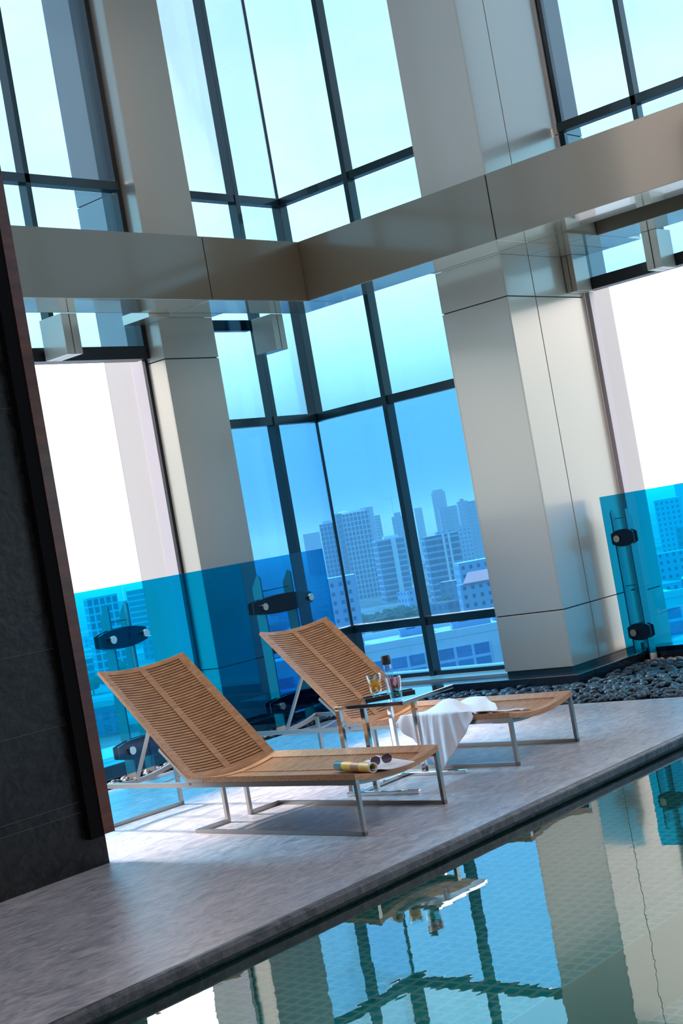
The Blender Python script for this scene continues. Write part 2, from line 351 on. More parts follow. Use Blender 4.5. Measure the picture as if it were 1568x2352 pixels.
# left clerestory above the opening
lx = [3.0, 4.6, 6.05, 7.44]
window('tinted clerestory windows over the left opening',
       [(2.0, 8.48, WY, WY+T, 3.38, 4.72, 'glass_mid'), (2.0, 8.48, WY, WY+T, 4.83, 8.99, 'glass_up')],
       [(x, x+.05, WY-.10, WY-.001, 3.39, 8.99) for x in lx]+[(2.0, 8.42, WY-.10, WY-.001, 4.72, 4.795), (2.0, 8.42, WY-.08, WY+.06, 3.275, 3.385, 'black'), (8.43, 8.478, WY-.06, WY+.03, 3.28, 8.99, 'black'), (8.455, 8.482, WY-.01, WY+.02, .10, 3.275, 'black'), (8.465, 9.0, WY+.035, WY+.18, -.2, 3.30, 'frame_out'), (8.465, 9.0, WY+.035, WY+.18, 3.305, 8.99, 'frame')])
# right clerestory
ry = [5.80, 4.2, 2.6, 1.0, -.6, -2.2, -3.8, -5.4, -7.0]
window('tinted clerestory windows over the right opening',
       [(WX, WX+T, -8.9, 6.652, 3.38, 4.72, 'glass_mid'), (WX, WX+T, -8.9, 6.652, 4.80, 8.99, 'glass_up')],
       [(WX-.10, WX-.001, y, y+.05, 3.39, 8.99) for y in ry]+[(WX-.10, WX-.001, -8.9, 6.60, 4.72, 4.80), (WX-.08, WX+.06, -8.9, 6.60, 3.285, 3.39, 'black'), (WX-.035, WX+.06, 6.61, 6.654, .10, 3.28, 'frame_out'), (WX+.012, WX+.065, 6.60, 6.654, 3.30, 8.99, 'frame')])

# hanging clad brackets between beam and windows
def bracket(x0, x1, y0, y1, axis, label):
    bm = B(); z0, z1 = 3.27, ZB-.001
    if axis == 'y':
        xm = (x0+x1)/2; box(bm, x0, xm-.004, y0, y1, z0, z1); box(bm, xm+.004, x1, y0, y1, z0, z1); box(bm, xm-.004, xm+.004, y0+.012, y1, z0+.012, z1, 1)
    else:
        ym = (y0+y1)/2; box(bm, x0, x1, y0, ym-.004, z0, z1); box(bm, x0, x1, ym+.004, y1, z0, z1); box(bm, x0+.012, x1, ym-.004, ym+.004, z0+.012, z1, 1)
    o = obj('beam_bracket', bm, ['panel', 'groove'], recenter=True, bevel=.002); tag(o, label, 'bracket', None, 'structure'); del o['category']
    return o
bracket(7.333, 7.488, 8.822, 9.098, 'y', 'beige box bracket hanging under the beam over the left opening')
bracket(9.722, 9.873, 8.822, 9.075, 'y', 'beige box bracket hanging in front of the corner window')
bracket(11.20, 11.448, 5.71, 5.85, 'x', 'beige box bracket over the right opening')
bracket(11.20, 11.448, 6.545, 6.65, 'x', 'beige box bracket tight against the large column')

# sills, curbs, pebble bed
struct('trim_11', boxes((10.32, BX-.1, 7.35, BY-.1, -.1, .10), (9.13, 10.32, BY-.35, BY-.1, -.1, .10), (BX-.1, 11.2, 7.35, 9.9, -.1, .09), (9.13, BX-.1, BY-.1, 9.9, -.1, .09)), 'ledge', 'pale stone sill under the corner windows')
struct('trim_12', boxes((10.07, 10.318, 6.50, 9.1, -.1, .075), (10.318, 11.49, 6.50, 6.68, -.1, .075), (6.0, 9.125, 8.80, 8.98, -.1, .10), (9.13, 10.07, 8.80, 8.98, -.1, .075)), 'curb', 'black granite curb around the columns', bevel=.004)
struct('trim_13', boxes((11.18, 11.42, -8.9, 6.49, -.1, .10), (2.0, 8.47, 8.99, 9.18, -.1, .10)), 'curb', 'black curb below the openings', bevel=.004)
struct('trim_14', boxes((11.425, 11.95, -8.9, 6.49, -.5, .10), (2.0, 8.47, 9.19, 9.76, -.5, .10)), 'ledge', 'pale outer ledge below the openings')
struct('floor_pebble_bed', boxes((9.085, 11.2, 4.2, 6.49, -.3, -.03), (9.085, 10.065, 6.49, 8.79, -.3, -.03), (2.0, 9.085, 8.385, 8.79, -.3, -.03)), 'gravel', 'dark bed under the pebbles')

# ------------------------------------------------------------------ glass railings
def disc(bm, c, ax, r=.028, l=.014):
    n = 20; c = Vector(c); a = Vector(ax)
    s = a.cross(Vector((0, 0, 1))).normalized(); u = s.cross(a)
    r0 = [bm.verts.new(c+(s*math.cos(2*PI*k/n)+u*math.sin(2*PI*k/n))*r) for k in range(n)]
    r1 = [bm.verts.new(c+a*l+(s*math.cos(2*PI*k/n)+u*math.sin(2*PI*k/n))*r) for k in range(n)]
    bm.faces.new(r0); bm.faces.new(r1)
    for k in range(n): bm.faces.new((r0[k], r0[(k+1) % n], r1[(k+1) % n], r1[k]))
def plate(bm, c, L, H, th, axis):
    """lozenge plate, long axis along the rail, end radii"""
    n = 10; pts = []
    for s in (1, -1):
        for k in range(n+1):
            t_ = k/n
            x = s*(L/2)*(1-2*t_)
            # bowed top edge
            pts.append((x, s*(H/2)*(1-.42*(abs(x)/(L/2))**2.2)))
    fr = []; bk = []
    for x, z in pts:
        if axis == 'x': fr.append(bm.verts.new((c[0]+x, c[1]-th/2, c[2]+z))); bk.append(bm.verts.new((c[0]+x, c[1]+th/2, c[2]+z)))
        else: fr.append(bm.verts.new((c[0]-th/2, c[1]+x, c[2]+z))); bk.append(bm.verts.new((c[0]+th/2, c[1]+x, c[2]+z)))
    bm.faces.new(fr); bm.faces.new(bk[::-1]); n = len(fr)
    for i in range(n): bm.faces.new((fr[i], fr[(i+1) % n], bk[(i+1) % n], bk[i]))
def clamp(parent, c, L, H, axis, btns):
    bm = B()
    a = Vector((0, 1, 0)) if axis == 'x' else Vector((1, 0, 0))
    plate(bm, c+a*.035, L, H, .018, axis); plate(bm, c+a*.095, L, H, .014, axis)
    for b in btns:
        p = c+(Vector((b, 0, 0)) if axis == 'x' else Vector((0, b, 0)))
        tube(bm, [p+a*.008, p+a*.10], .013, 10)
    o = obj('clamp', bm, 'clamp', parent, bevel=.004)
    for b in btns:
        p = c+(Vector((b, 0, 0)) if axis == 'x' else Vector((0, b, 0)))
        bm = B(); disc(bm, p-a*.016, a, .030, .016); q = obj('button', bm, 'disc', o); q['label'] = 'round brushed steel button'
def fin(parent, x, y, z0, z1, axis):
    """upright steel blade behind the glass with slanted tip"""
    bm = B(); d0, d1 = .045, .15; th = .012
    for s in (-th/2, th/2): pass
    pr = [(d0, z0), (d1, z0), (d1, z1-.10), (d0+.03, z1), (d0, z1-.02)]
    if axis == 'x': a = [bm.verts.new((x-th/2, y+d, z)) for d, z in pr]; b = [bm.verts.new((x+th/2, y+d, z)) for d, z in pr]
    else: a = [bm.verts.new((x+d, y-th/2, z)) for d, z in pr]; b = [bm.verts.new((x+d, y+th/2, z)) for d, z in pr]
    bm.faces.new(a); bm.faces.new(b[::-1])
    for i in range(5): bm.faces.new((a[i], a[(i+1) % 5], b[(i+1) % 5], b[i]))
    return obj('post', bm, 'post', parent)
RY = 8.47; ZR = 1.436
rl = thing('glass_railing', 'blue tinted glass railing behind the two loungers', 'railing', (6.0, RY, 0))
def loc(v, r): return Vector(v)-r.location
for a, b in ((4.9, 7.168), (7.176, 9.47)):
    bm = boxes((a-6, b-6, 0, .012, .055, ZR)); obj('glass_panel', bm, 'glass_rail', rl, bevel=.002)
for cx, L, bt, fs in ((7.135, .46, (-.136, .188), (-.09, .10)), (8.90, .72, (-.26, .308), (-.21, .165))):
    for z in (1.045, .215):
        clamp(rl, Vector((cx-6, 0, z)), L, .155, 'x', bt)
    for s in fs: fin(rl, cx-6+s, 0, -.03, 1.31, 'x')
    for z in (1.17, .60):
        bm = B(); tube(bm, [(cx-6+fs[0], .10, z), (cx-6+fs[1], .10, z)], .004); obj('spacer_rod', bm, 'steel', rl)
RX = 11.0
rr = thing('glass_railing', 'blue tinted glass railing beside the large column over the pebbles', 'railing', (RX, 6.58, 0))
e = 6.58
for a, b in ((6.58, 4.30), (4.292, 2.0), (1.992, -.3), (-.308, -2.6), (-2.608, -4.9), (-4.908, -7.2)):
    obj('glass_panel', boxes((0, .012, b-e, a-e, .075, 1.457)), 'glass_rail', rr, bevel=.002)
for cy in (6.44, 4.29, 2.0, -.3, -2.6, -4.9):
    for z in (1.08, .262):
        clamp(rr, Vector((0, cy-e, z)), .22, .150, 'y', (.035,))
    for s in (.085, -.055): fin(rr, 0, cy-e+s, -.03, 1.33, 'y')
    for z in (1.25, .66):
        bm = B(); tube(bm, [(.10, cy-e-.055, z), (.10, cy-e+.085, z)], .004); obj('spacer_rod', bm, 'steel', rr)

# ------------------------------------------------------------------ sun loungers
LW = .668; SAG = .045; SEAT_L = 1.27; BACK_L = .944; LEN = 2.21
def dish(u, k=1.0):
    t_ = u/LW; return -SAG*k*4*t_*(1-t_)
def strip(bm, f, u0, u1, s0, s1, th, n=8, mi=0):
    """curved board between u0..u1 and s0..s1; f(u,s,h) maps to space"""
    rows = []
    for i in range(n+1):
        u = u0+(u1-u0)*i/n
        rows.append([bm.verts.new(f(u, s, h)) for s, h in ((s0, 0), (s1, 0), (s1, th), (s0, th))])
    for a, b in zip(rows, rows[1:]):
        for k in range(4): bm.faces.new((a[k], a[(k+1) % 4], b[(k+1) % 4], b[k])).material_index = mi
    bm.faces.new(rows[0][::-1]).material_index = mi; bm.faces.new(rows[-1]).material_index = mi
def slatted(f, length, nsl, end, edge, mid, th):
    bm = B()
    strip(bm, f, 0, edge, 0, length, th, 3); strip(bm, f, LW-edge, LW, 0, length, th, 3); strip(bm, f, LW/2-mid/2, LW/2+mid/2, end*.8, length-end*.8, th, 3)
    strip(bm, f, edge-.001, LW-edge+.001, 0, end, th, 12); strip(bm, f, edge-.001, LW-edge+.001, length-end, length, th, 12)
    strip(bm, lambda u, q, h: f(u, q, h-.003), edge-.004, LW-edge+.004, end-.004, length-end+.004, .006, 12, 1)
    p = (length-2*end)/nsl; gap = .0068
    for i in range(nsl):
        s0 = end+i*p+gap/2; s1 = end+(i+1)*p-gap/2
        strip(bm, f, edge-.001, LW/2-mid/2+.001, s0, s1, th*.8, 6); strip(bm, f, LW/2+mid/2-.001, LW-edge+.001, s0, s1, th*.8, 6)
    return bm
def lounger(loc_, rz, label):
    r = thing('sun_lounger', label, 'sun lounger', loc_, rz, 'teak sun loungers on the deck')
    ZS = .288
    def fs(u, s, h): return (u, s, ZS+dish(u)+h)
    obj('seat', slatted(fs, SEAT_L, 56, .06, .085, .012, .032), ['teak', 'teak_dark'], r, bevel=.0012)
    ang = math.radians(43.9); ca, sa = math.cos(ang), math.sin(ang); y0 = SEAT_L+.012
    def fb(u, s, h):
        d = dish(u)+h
        return (u, y0+s*ca-d*sa+.0, ZS+.006+s*sa+d*ca)
    obj('backrest', slatted(fb, BACK_L, 42, .035, .055, .050, .024), ['teak', 'teak_dark'], r, bevel=.0012)
    # frame: side rails and dished rear cross bar
    bm = B(); w = .026
    for u in (w/2, LW-w/2): bar(bm, (u, .0, .274), (u, LEN, .274), w, .026)
    pts = [(w/2+(LW-w)*i/14, LEN-.013, .274+dish(LW*i/14, 1.0)) for i in range(15)]
    for a, b in zip(pts, pts[1:]): bar(bm, a, b, w, .026)
    for v in (.13, 1.315):
        pts = [(w/2+(LW-w)*i/14, v, .268+dish(LW*i/14, 1.0)*.85) for i in range(15)]
        for a, b in zip(pts, pts[1:]): bar(bm, a, b, w, .022)
    obj('frame', bm, 'steel', r)
    # sled legs
    for s in (0, 1):
        bm = B(); U = w/2 if s == 0 else LW-w/2; V = .245 if s == 0 else LW-.245; q = .022
        bar(bm, (U, .011, .0), (U, .011, .262), q); bar(bm, (U, 0, .011), (U, 1.31, .011), q)
        bar(bm, (U, 1.30, .011), (V, 1.30, .011), q); bar(bm, (V, 1.30, 0), (V, 1.30, .232), q)
        obj('leg', bm, 'steel', r)
    bm = B()
    for U in (w/2, LW-w/2): bar(bm, (U, LEN-.012, 0), (U, LEN-.012, .262), .022)
    bar(bm, (0, LEN-.012, .011), (LW, LEN-.012, .011), .022)
    obj('leg', bm, 'steel', r)
    # back support: metal edge, struts, rod
    for U in (.008, LW-.008):
        bm = B()
        bar(bm, (U, SEAT_L+.005, .276), (U, y0+.30*ca+.012, ZS+.30*sa-.012), .016, .02)
        bar(bm, (U, SEAT_L-.10, .2985), (U, SEAT_L+.02, .2985), .018, .021)
        obj('hinge', bm, 'steel', r)
    bm = B(); bar(bm, (LW/2, 1.865, .735), (LW/2, LEN-.012, .225), .018, .018); obj('back_support', bm, 'steel', r)
    bm = B(); pts = [(.02+(LW-.04)*i/10, 1.93, .262+dish(LW*i/10)) for i in range(11)]; tube(bm, pts, .005); obj('support_rod', bm, 'steel', r)
    return r
L1 = lounger((5.4616, 4.936, 0), -.0386, 'slatted teak sun lounger with a rolled magazine and sunglasses on its seat')
L2 = lounger((7.0, 5.038, 0), -.020, 'slatted teak sun lounger with a white towel over its side, nearer the large column')

# ------------------------------------------------------------------ side table and what stands on it
TB = thing('side_table', 'polished steel side table standing between the two loungers', 'table', (6.352, 5.285, 0), .05)
zt = .53
obj('table_top', boxes((0, .52, 0, .500, zt-.022, zt)), 'mirror', TB, bevel=.002)
for u in (.014, .506):
    bm = B(); bar(bm, (u, .0, .011), (u, .52, .011), .028, .022); obj('base_rail', bm, 'chrome', TB, bevel=.003)
    for v in (.300, .484):
        bm = B(); bar(bm, (u, v, .02), (u, v, zt-.022), .028, .030); obj('leg', bm, 'chrome', TB, bevel=.002)
bm = B(); bar(bm, (.02, .46, .011), (.50, .46, .011), .026, .022); obj('cross_bar', bm, 'chrome', TB, bevel=.003)

bm = B(); box(bm, -.15, .15, -.055, .055, 0, .008); box(bm, -.15, .15, -.055, -.048, .008, .014); box(bm, -.15, .15, .048, .055, .008, .014)
tr_ = obj('serving_tray', bm, 'tray', bevel=.002); tr_.location = (6.60, 5.585, zt); tr_.rotation_euler = (0, 0, math.atan2(-.204, .218)); tag(tr_, 'slim black tray under the drinks on the side table', 'tray')

z1 = zt+.0085
b_ = thing('water_bottle', 'clear water bottle with a black cap standing behind the two drinks', 'bottle', (6.61, 5.57, z1))
bm = B(); lathe(bm, [(0, 0), (.026, 0), (.028, .006), (.028, .150), (.025, .163), (.0235, .168), (.0235, .176), (0, .176)], 32); obj('body', bm, 'water_b', b_)
bm = B(); lathe(bm, [(0, .1765), (.0265, .1765), (.027, .18), (.027, .226), (.025, .231), (0, .231)], 32); obj('cap', bm, 'cap', b_)
bm = B()
for k in range(7):
    a0 = PI+.55+.22*k; zc = .12-.012*k
    tube(bm, [(.0287*math.cos(a0+.12*math.cos(t_)), .0287*math.sin(a0+.12*math.cos(t_)), zc+.014*math.sin(t_)) for t_ in [i*.5 for i in range(11)]], .0009, 5)
obj('printed_pattern', bm, 'white', b_)

def tumbler(name, label, loc_, R0, R1, H, foot, parts):
    r = thing(name, label, 'drink', loc_)
    bm = B(); z0 = foot
    lathe(bm, [(0, 0), (.026 if foot else R0, 0), (.027 if foot else R0, .004), (.010 if foot else R0, .012), (.011 if foot else R0, max(foot-.004, .013)), (R0, max(foot, .014)+.004), (R1, H), (R1-.002, H), (R0-.003, foot+.016), (0, foot+.014)], 36)
    obj('glass', bm, 'glass', r)
    for nm, a, b, mt, lab in parts:
        ra = R0-.0035+(R1-R0)*(a-foot)/(H-foot); rb2 = R0-.0035+(R1-R0)*(b-foot)/(H-foot)
        bm = B(); lathe(bm, [(0, a), (ra, a), (rb2, b), (0, b)], 36); q = obj(nm, bm, mt, r); q['label'] = lab
    return r
y_ = tumbler('cocktail_glass', 'yellow drink with mint leaves in a footed glass', (6.535, 5.622, z1), .032, .046, .135, .026, [('drink', .044, .105, 'orange', 'bright orange yellow juice')])
bm = B()
for k in range(34):
    a = random.random()*2*PI; rr_ = random.random()**.5*.034; c = Vector((rr_*math.cos(a), rr_*math.sin(a), .106+random.random()*.010))
    v1 = Vector((random.uniform(-1, 1), random.uniform(-1, 1), random.uniform(-.3, .5))).normalized()*.009; v2 = Vector((-v1.y, v1.x, random.uniform(-.004, .004)))*.55
    nn_ = Vector((0, 0, .0015)); vs = [bm.verts.new(p) for p in (c-v1, c-v2, c+v1, c+v2, c+nn_)]
    for i in range(4): bm.faces.new((vs[i], vs[(i+1) % 4], vs[4]))
    bm.faces.new(vs[:4])
obj('mint_garnish', bm, 'mint', y_)
tumbler('tumbler_glass', 'red and clear iced drink in a straight tumbler', (6.402, 5.365, zt+.001), .036, .045, .135, 0, [('drink', .075, .128, 'pink', 'raspberry red drink'), ('base_layer', .018, .074, 'teal_d', 'clear teal lower half')])

# ------------------------------------------------------------------ magazine and sunglasses on the near lounger
def seat_z(x, y, r=L1):
    p = Vector((x, y, 0))-r.location; a = -r.rotation_euler[2]
    u = p.x*math.cos(a)-p.y*math.sin(a); return .320+dish(min(max(u, 0), LW))
mg = thing('magazine', 'open magazine with one side rolled into a tube on the near lounger', 'magazine', (5.70, 5.09, 0))
a0, a1 = Vector((5.745, 5.30, 0)), Vector((5.60, 4.925, 0)); R = .026
zA = seat_z(a0.x, a0.y)+R+.002; zB_ = seat_z(a1.x, a1.y)+R+.002
ax = (a1-a0).normalized(); sd = Vector((-ax.y, ax.x, 0))       # points to larger x side
bm = B(); nseg = 40; fr_ = [0, .22, .47, .70, .94, 1.0]; idx = [1, 2, 3, 2, 0]
rings = []
for f_ in fr_:
    c = a0.lerp(a1, f_)-mg.location; c.z = zA+(zB_-zA)*f_
    ring = []
    for k in range(nseg+1):
        th = -PI/2+k/nseg*2*PI*1.0; rad = R
        ring.append(bm.verts.new(c+sd*math.cos(th)*rad+Vector((0, 0, 1))*math.sin(th)*rad))
    rings.append(ring)
for i in range(len(rings)-1):
    for k in range(nseg):
        f = bm.faces.new((rings[i][k], rings[i][k+1], rings[i+1][k+1], rings[i+1][k])); f.smooth = True; f.material_index = idx[i]
o = obj('rolled_cover', bm, ['white', 'cover_blue', 'cover_yellow', 'cover_brown'], mg, fix=False)
so_ = o.modifiers.new('solid', 'SOLIDIFY'); so_.thickness = .004; so_.offset = -1
bm = B(); nu, nv = 12, 4; g_ = []
for i in range(nu+1):
    row = []
    for j in range(nv+1):
        f_ = j/nv; base = a0.lerp(a1, f_); d = (i/nu)*.24
        p = base+sd*(d+.004)
        zz = seat_z(p.x, p.y)+.004+.012*math.exp(-((d-.02)/.05)**2)+(.012*(d/.24)**2)
        q = p-mg.location; q.z = zz; row.append(bm.verts.new(q))
    g_.append(row)
for i in range(nu):
    for j in range(nv): bm.faces.new((g_[i][j], g_[i+1][j], g_[i+1][j+1], g_[i][j+1])).smooth = True
o = obj('open_pages', bm, 'paper', mg); so_ = o.modifiers.new('solid', 'SOLIDIFY'); so_.thickness = .004; so_.offset = 1

sgp = Vector((5.79, 5.03, 0)); sz = seat_z(sgp.x, sgp.y)+.020
sg = thing('sunglasses', 'purple tinted sunglasses lying on the open magazine', 'sunglasses', (sgp.x, sgp.y, sz), math.radians(-28))
def lens_pts(cx, n=22): return [(cx+.026*math.copysign(abs(math.cos(t_))**.8, math.cos(t_)), -.002, .024+.022*math.copysign(abs(math.sin(t_))**.85, math.sin(t_))) for t_ in [2*PI*i/n for i in range(n)]]
bm = B()
for cx in (-.033, .033):
    P_ = lens_pts(cx); tube(bm, P_+[P_[0]], .0022, 6, caps=False)
tube(bm, [(-.010, -.002, .034), (0, -.004, .037), (.010, -.002, .034)], .0022, 6)
obj('frame', bm, 'shade', sg)
for cx in (-.033, .033):
    bm = B(); vs = [bm.verts.new(p) for p in lens_pts(cx)]; bm.faces.new(vs); o = obj('lens', bm, 'lens', sg)
    so_ = o.modifiers.new('solid', 'SOLIDIFY'); so_.thickness = .0015
for s in (-1, 1):
    bm = B(); tube(bm, [(s*.060, 0, .038), (s*.062, .01, .039), (s*.061, .085, .034), (s*.058, .12, .022), (s*.056, .138, .004)], .0022, 6); obj('temple', bm, 'shade', sg)

# ------------------------------------------------------------------ towel over the far lounger
def seat2(x, y): return seat_z(x, y, L2)
def edge_x(y): return L2.location.x+.020*(y-L2.location.y)
bm = B(); NT = 44; rows = []
tip = [(0, .160), (.12, .165), (.30, .17), (.45, .105), (.62, .030), (.74, .050), (.86, .17), (1.0, .318)]
def interp(tb, x):
    for (a, b), (c, d) in zip(tb, tb[1:]):
        if x <= c: return b+(d-b)*(x-a)/(c-a)
    return tb[-1][1]
Y0, Y1 = 5.86, 5.30
for i in range(NT+1):
    t_ = i/NT; y = Y0+(Y1-Y0)*t_; ex = edge_x(y); row = []
    zb = interp([(0, .30), (.08, .235), (.20, .165), (.26, .17), (.31, .11), (.47, .012), (.55, .012), (.66, .085), (.82, .20), (1.0, .318)], t_)
    top = .345
    for k in range(19):                      # hanging part, bottom to top
        q = k/18; z = zb+(top-zb)*q
        fold = .010*math.sin(t_*46+1.0+q*2)*(1-q)**.5+.024*math.sin(t_*10-.6)*(1-q)+(.004*math.sin(t_*150) if .30 < t_ < .55 else 0)
        yy = y+(.5-t_)*.05*(1-q)
        row.append(bm.verts.new((ex-.016-.030*(1-q)+fold, yy, z)))
    D = interp([(0, .30), (.25, .62), (.5, .66), (.8, .50), (1, .34)], t_)
    for k in range(1, 22):                   # part lying on the seat
        q = k/21; x = ex-.010+D*q; yy = y+(-.02+.06*q)*math.sin(t_*3)+.05*q
        bump_ = (.085*math.exp(-((q-.35)/.28)**2)*math.exp(-((t_-.42)/.30)**2)+.012*(math.sin(q*12+t_*9)+1)*math.exp(-((t_-.5)/.5)**2))
        row.append(bm.verts.new((x, yy, seat2(x, yy)+.006+bump_)))
    rows.append(row)
for a, b in zip(rows, rows[1:]):
    for k in range(len(a)-1): bm.faces.new((a[k], a[k+1], b[k+1], b[k])).smooth = True
# loose end trailing along the seat towards the foot
rows = []
for i in range(21):
    t_ = i/20; y = 5.36-.30*t_; row = []
    for k in range(9):
        q = k/8; x = edge_x(y)+.01+(.20+.06*t_)*q*(1-t_*.55)+.10*t_
        row.append(bm.verts.new((x, y, seat2(x, y)+.008+.010*abs(math.sin(q*5+t_*4)))))
    rows.append(row)
for a, b in zip(rows, rows[1:]):
    for k in range(len(a)-1): bm.faces.new((a[k], a[k+1], b[k+1], b[k])).smooth = True
tw = obj('towel', bm, 'towel', recenter=True); tag(tw, 'white cotton towel draped over the side of the far lounger', 'towel')
so_ = tw.modifiers.new('solid', 'SOLIDIFY'); so_.thickness = .005; so_.offset = 1
sb_ = tw.modifiers.new('sub', 'SUBSURF'); sb_.levels = 1; sb_.render_levels = 1

# ------------------------------------------------------------------ pebbles
def ico_mesh(name, seed):
    rnd = random.Random(seed); bm = B(); bmesh.ops.create_icosphere(bm, subdivisions=2, radius=1)
    ax_ = (rnd.uniform(.9, 1.2), rnd.uniform(.65, .9), rnd.uniform(.42, .62)); ph = rnd.uniform(0, 6)
    for v in bm.verts:
        k = 1+.10*math.sin(2.1*v.co.x+ph)+.08*math.sin(2.7*v.co.y+ph*2)
        v.co = Vector((v.co.x*ax_[0]*k, v.co.y*ax_[1]*k, v.co.z*ax_[2]))
    for f in bm.faces: f.smooth = True
    me = bpy.data.meshes.new(name); bm.to_mesh(me); bm.free(); me.materials.append(M['pebble']); return me
pm = [ico_mesh('pebble', s) for s in range(6)]
spots = []
def scatter(x0, x1, y0, y1, step):
    y = y0
    while y < y1:
        x = x0
        while x < x1:
            spots.append((x+random.uniform(-.4, .4)*step, y+random.uniform(-.4, .4)*step)); x += step
        y += step*.85
scatter(9.13, 11.12, 4.4, 6.43, .074); scatter(9.13, 10.02, 6.43, 8.74, .074); scatter(6.6, 9.1, 8.44, 8.44+.3, .074)
def visible(x, y):      # rough frame test so that the individual pebbles are the ones in view
    d = Vector((x, y, -1.5)); z = d.dot(FW); return 784+3355*d.dot(RT)/z < 1600 and 784+3355*d.dot(RT)/z > 990 and y < 8
vis = sorted([p for p in spots if visible(*p)], key=lambda p: p[0]**2+p[1]**2)
left = sorted([p for p in spots if p[1] > 8.4 and 6.6 < p[0] < 7.9], key=lambda p: p[0])[:40]
ind = vis[:300-len(left)]+left; rest = [p for p in spots if p not in set(ind)]
for i, (x, y) in enumerate(ind):
    s = random.uniform(.024, .044)
    o = bpy.data.objects.new('pebble', pm[i % 6]); COL.objects.link(o)
    o.location = (x, y, -.012+random.uniform(0, .022)); o.scale = (s, s, s); o.rotation_euler = (random.uniform(-.5, .5), random.uniform(-.5, .5), random.uniform(0, 6.3))
    if y > 8.4 and x < 8: tag(o, 'small dark pebble in the strip below the left glass railing, behind the near lounger', 'pebble', 'pebbles below the left railing')
    else:
        sz_ = 'large' if s > .037 else ('mid sized' if s > .030 else 'small')
        pl = 'touching the marble deck edge' if x < 9.3 else ('in front of the black curb of the large column' if y > 6 else 'in the open bed under the right glass railing')
        tag(o, '%s smooth dark grey pebble %s' % (sz_, pl), 'pebble', 'loose dark pebbles %s, %s' % (pl, sz_))
bm = B()
for i, (x, y) in enumerate(rest):
    s = random.uniform(.024, .046); tmp = B(); tmp.from_mesh(pm[i % 6])
    mtx = Matrix.Translation((x, y, -.012+random.uniform(0, .022))) @ Matrix.Rotation(random.uniform(0, 6.3), 4, 'Z') @ Matrix.Rotation(random.uniform(-.5, .5), 4, 'X') @ Matrix.Scale(s, 4)
    me_ = bpy.data.meshes.new('tmp'); bmesh.ops.transform(tmp, matrix=mtx, verts=tmp.verts); tmp.to_mesh(me_); tmp.free(); bm.from_mesh(me_); bpy.data.meshes.remove(me_)
for f in bm.faces: f.smooth = True
pb = obj('pebble_gravel', bm, 'pebble', fix=False); tag(pb, 'remaining dark pebbles filling the bed along the curb', 'pebbles', kind='stuff')

# ------------------------------------------------------------------ the city below
GZ = -42
bm = B(); vs = [bm.verts.new(p) for p in ((14, 14, GZ), (6000, 14, GZ), (6000, 6000, GZ), (14, 6000, GZ))]; bm.faces.new(vs)
gr = obj('city_ground', bm, 'ground'); gr['kind'] = 'structure'; gr['label'] = 'hazy city ground far below the windows'
def facade_box(bm, w, d, z0, z1, cx=0, cy=0, mi=0, top=None):
    uvl = bm.loops.layers.uv.get('UVMap') or bm.loops.layers.uv.new('UVMap')
    c = [(cx-w/2, cy-d/2), (cx+w/2, cy-d/2), (cx+w/2, cy+d/2), (cx-w/2, cy+d/2)]; off = 0
    for i in range(4):
        a, b = c[i], c[(i+1) % 4]; L_ = math.hypot(b[0]-a[0], b[1]-a[1])
        vs = [bm.verts.new((*a, z0)), bm.verts.new((*b, z0)), bm.verts.new((*b, z1)), bm.verts.new((*a, z1))]
        f = bm.faces.new(vs); f.material_index = mi
        for l, uv in zip(f.loops, ((0, 0), (L_, 0), (L_, z1-z0), (0, z1-z0))): l[uvl].uv = uv
    f = bm.faces.new([bm.verts.new((*p, z1)) for p in c]); f.material_index = mi if top is None else top
    for l in f.loops: l[uvl].uv = (0, 0)
def building(x, y, w, d, zt_, yaw, mname, label, name='office_tower', cat='building', group=None, extra=None, top='bwhite'):
    dirv = Vector((x, y, 0)).normalized(); ctr = Vector((x, y, 0))+dirv*d/2
    r = thing(name, label, cat, (ctr.x, ctr.y, GZ), math.atan2(y, x)-PI/2+yaw, group)
    H_ = zt_-GZ
    bm = B(); facade_box(bm, w, d, 0, H_, top=1); obj('wall', bm, [mname, top], r, fix=False)
    for nm, (dx, dy, ww, dd, z0, z1, mt) in (extra or []):
        bm = B(); facade_box(bm, ww, dd, z0+H_, z1+H_, dx, dy, top=0); obj(nm, bm, [mt], r, fix=False)
    return r
building(762.0, 673.5, 11, 12, 12.7, 0, 'b_grid', 'lower gridded wing on the left of the wide tower in the corner window', extra=[('roof_box', (0, 0, 6, 8, 0, 2, 'bwhite'))])
tm = building(750.2, 638.2, 19.0, 22, 16.5, .12, 'b_grid', 'wide gridded office tower with a low dome roof in the corner window', extra=[('stair_shaft', (-11.2, 1, 4.4, 20, -55, 1.2, 'b_plain')), ('roof_box', (3, 0, 10, 10, 0, 1.5, 'bwhite'))])
bm = B(); lathe(bm, [(0, 2.6), (3.0, 2.2), (5.2, 1.2), (6, 0)], 24, (-6, 0, 16.5-GZ)); obj('dome', bm, 'bwhite', tm)
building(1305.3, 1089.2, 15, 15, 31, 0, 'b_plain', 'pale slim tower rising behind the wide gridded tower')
building(1234.8, 1017.5, 6.8, 12, 18.6, 0, 'b_band', 'narrow tower between the gridded tower and the crane tower')
building(681.5, 556.7, 17, 18, -4.1, .15, 'b_band', 'mid height block with dark window bands beside the gridded tower', extra=[('roof_box', (2, 0, 9, 6, 0, 1.6, 'bwhite')), ('stair_shaft', (2.0, -9.2, 3, .6, -40, 0, 'bwhite'))])
ct = building(1170.7, 937.8, 12.7, 14, 13, 0, 'b_plain', 'hazy tower with a crane on its roof left of the mullion', extra=[('roof_box', (0, 0, 7, 7, 0, 4, 'b_plain'))])
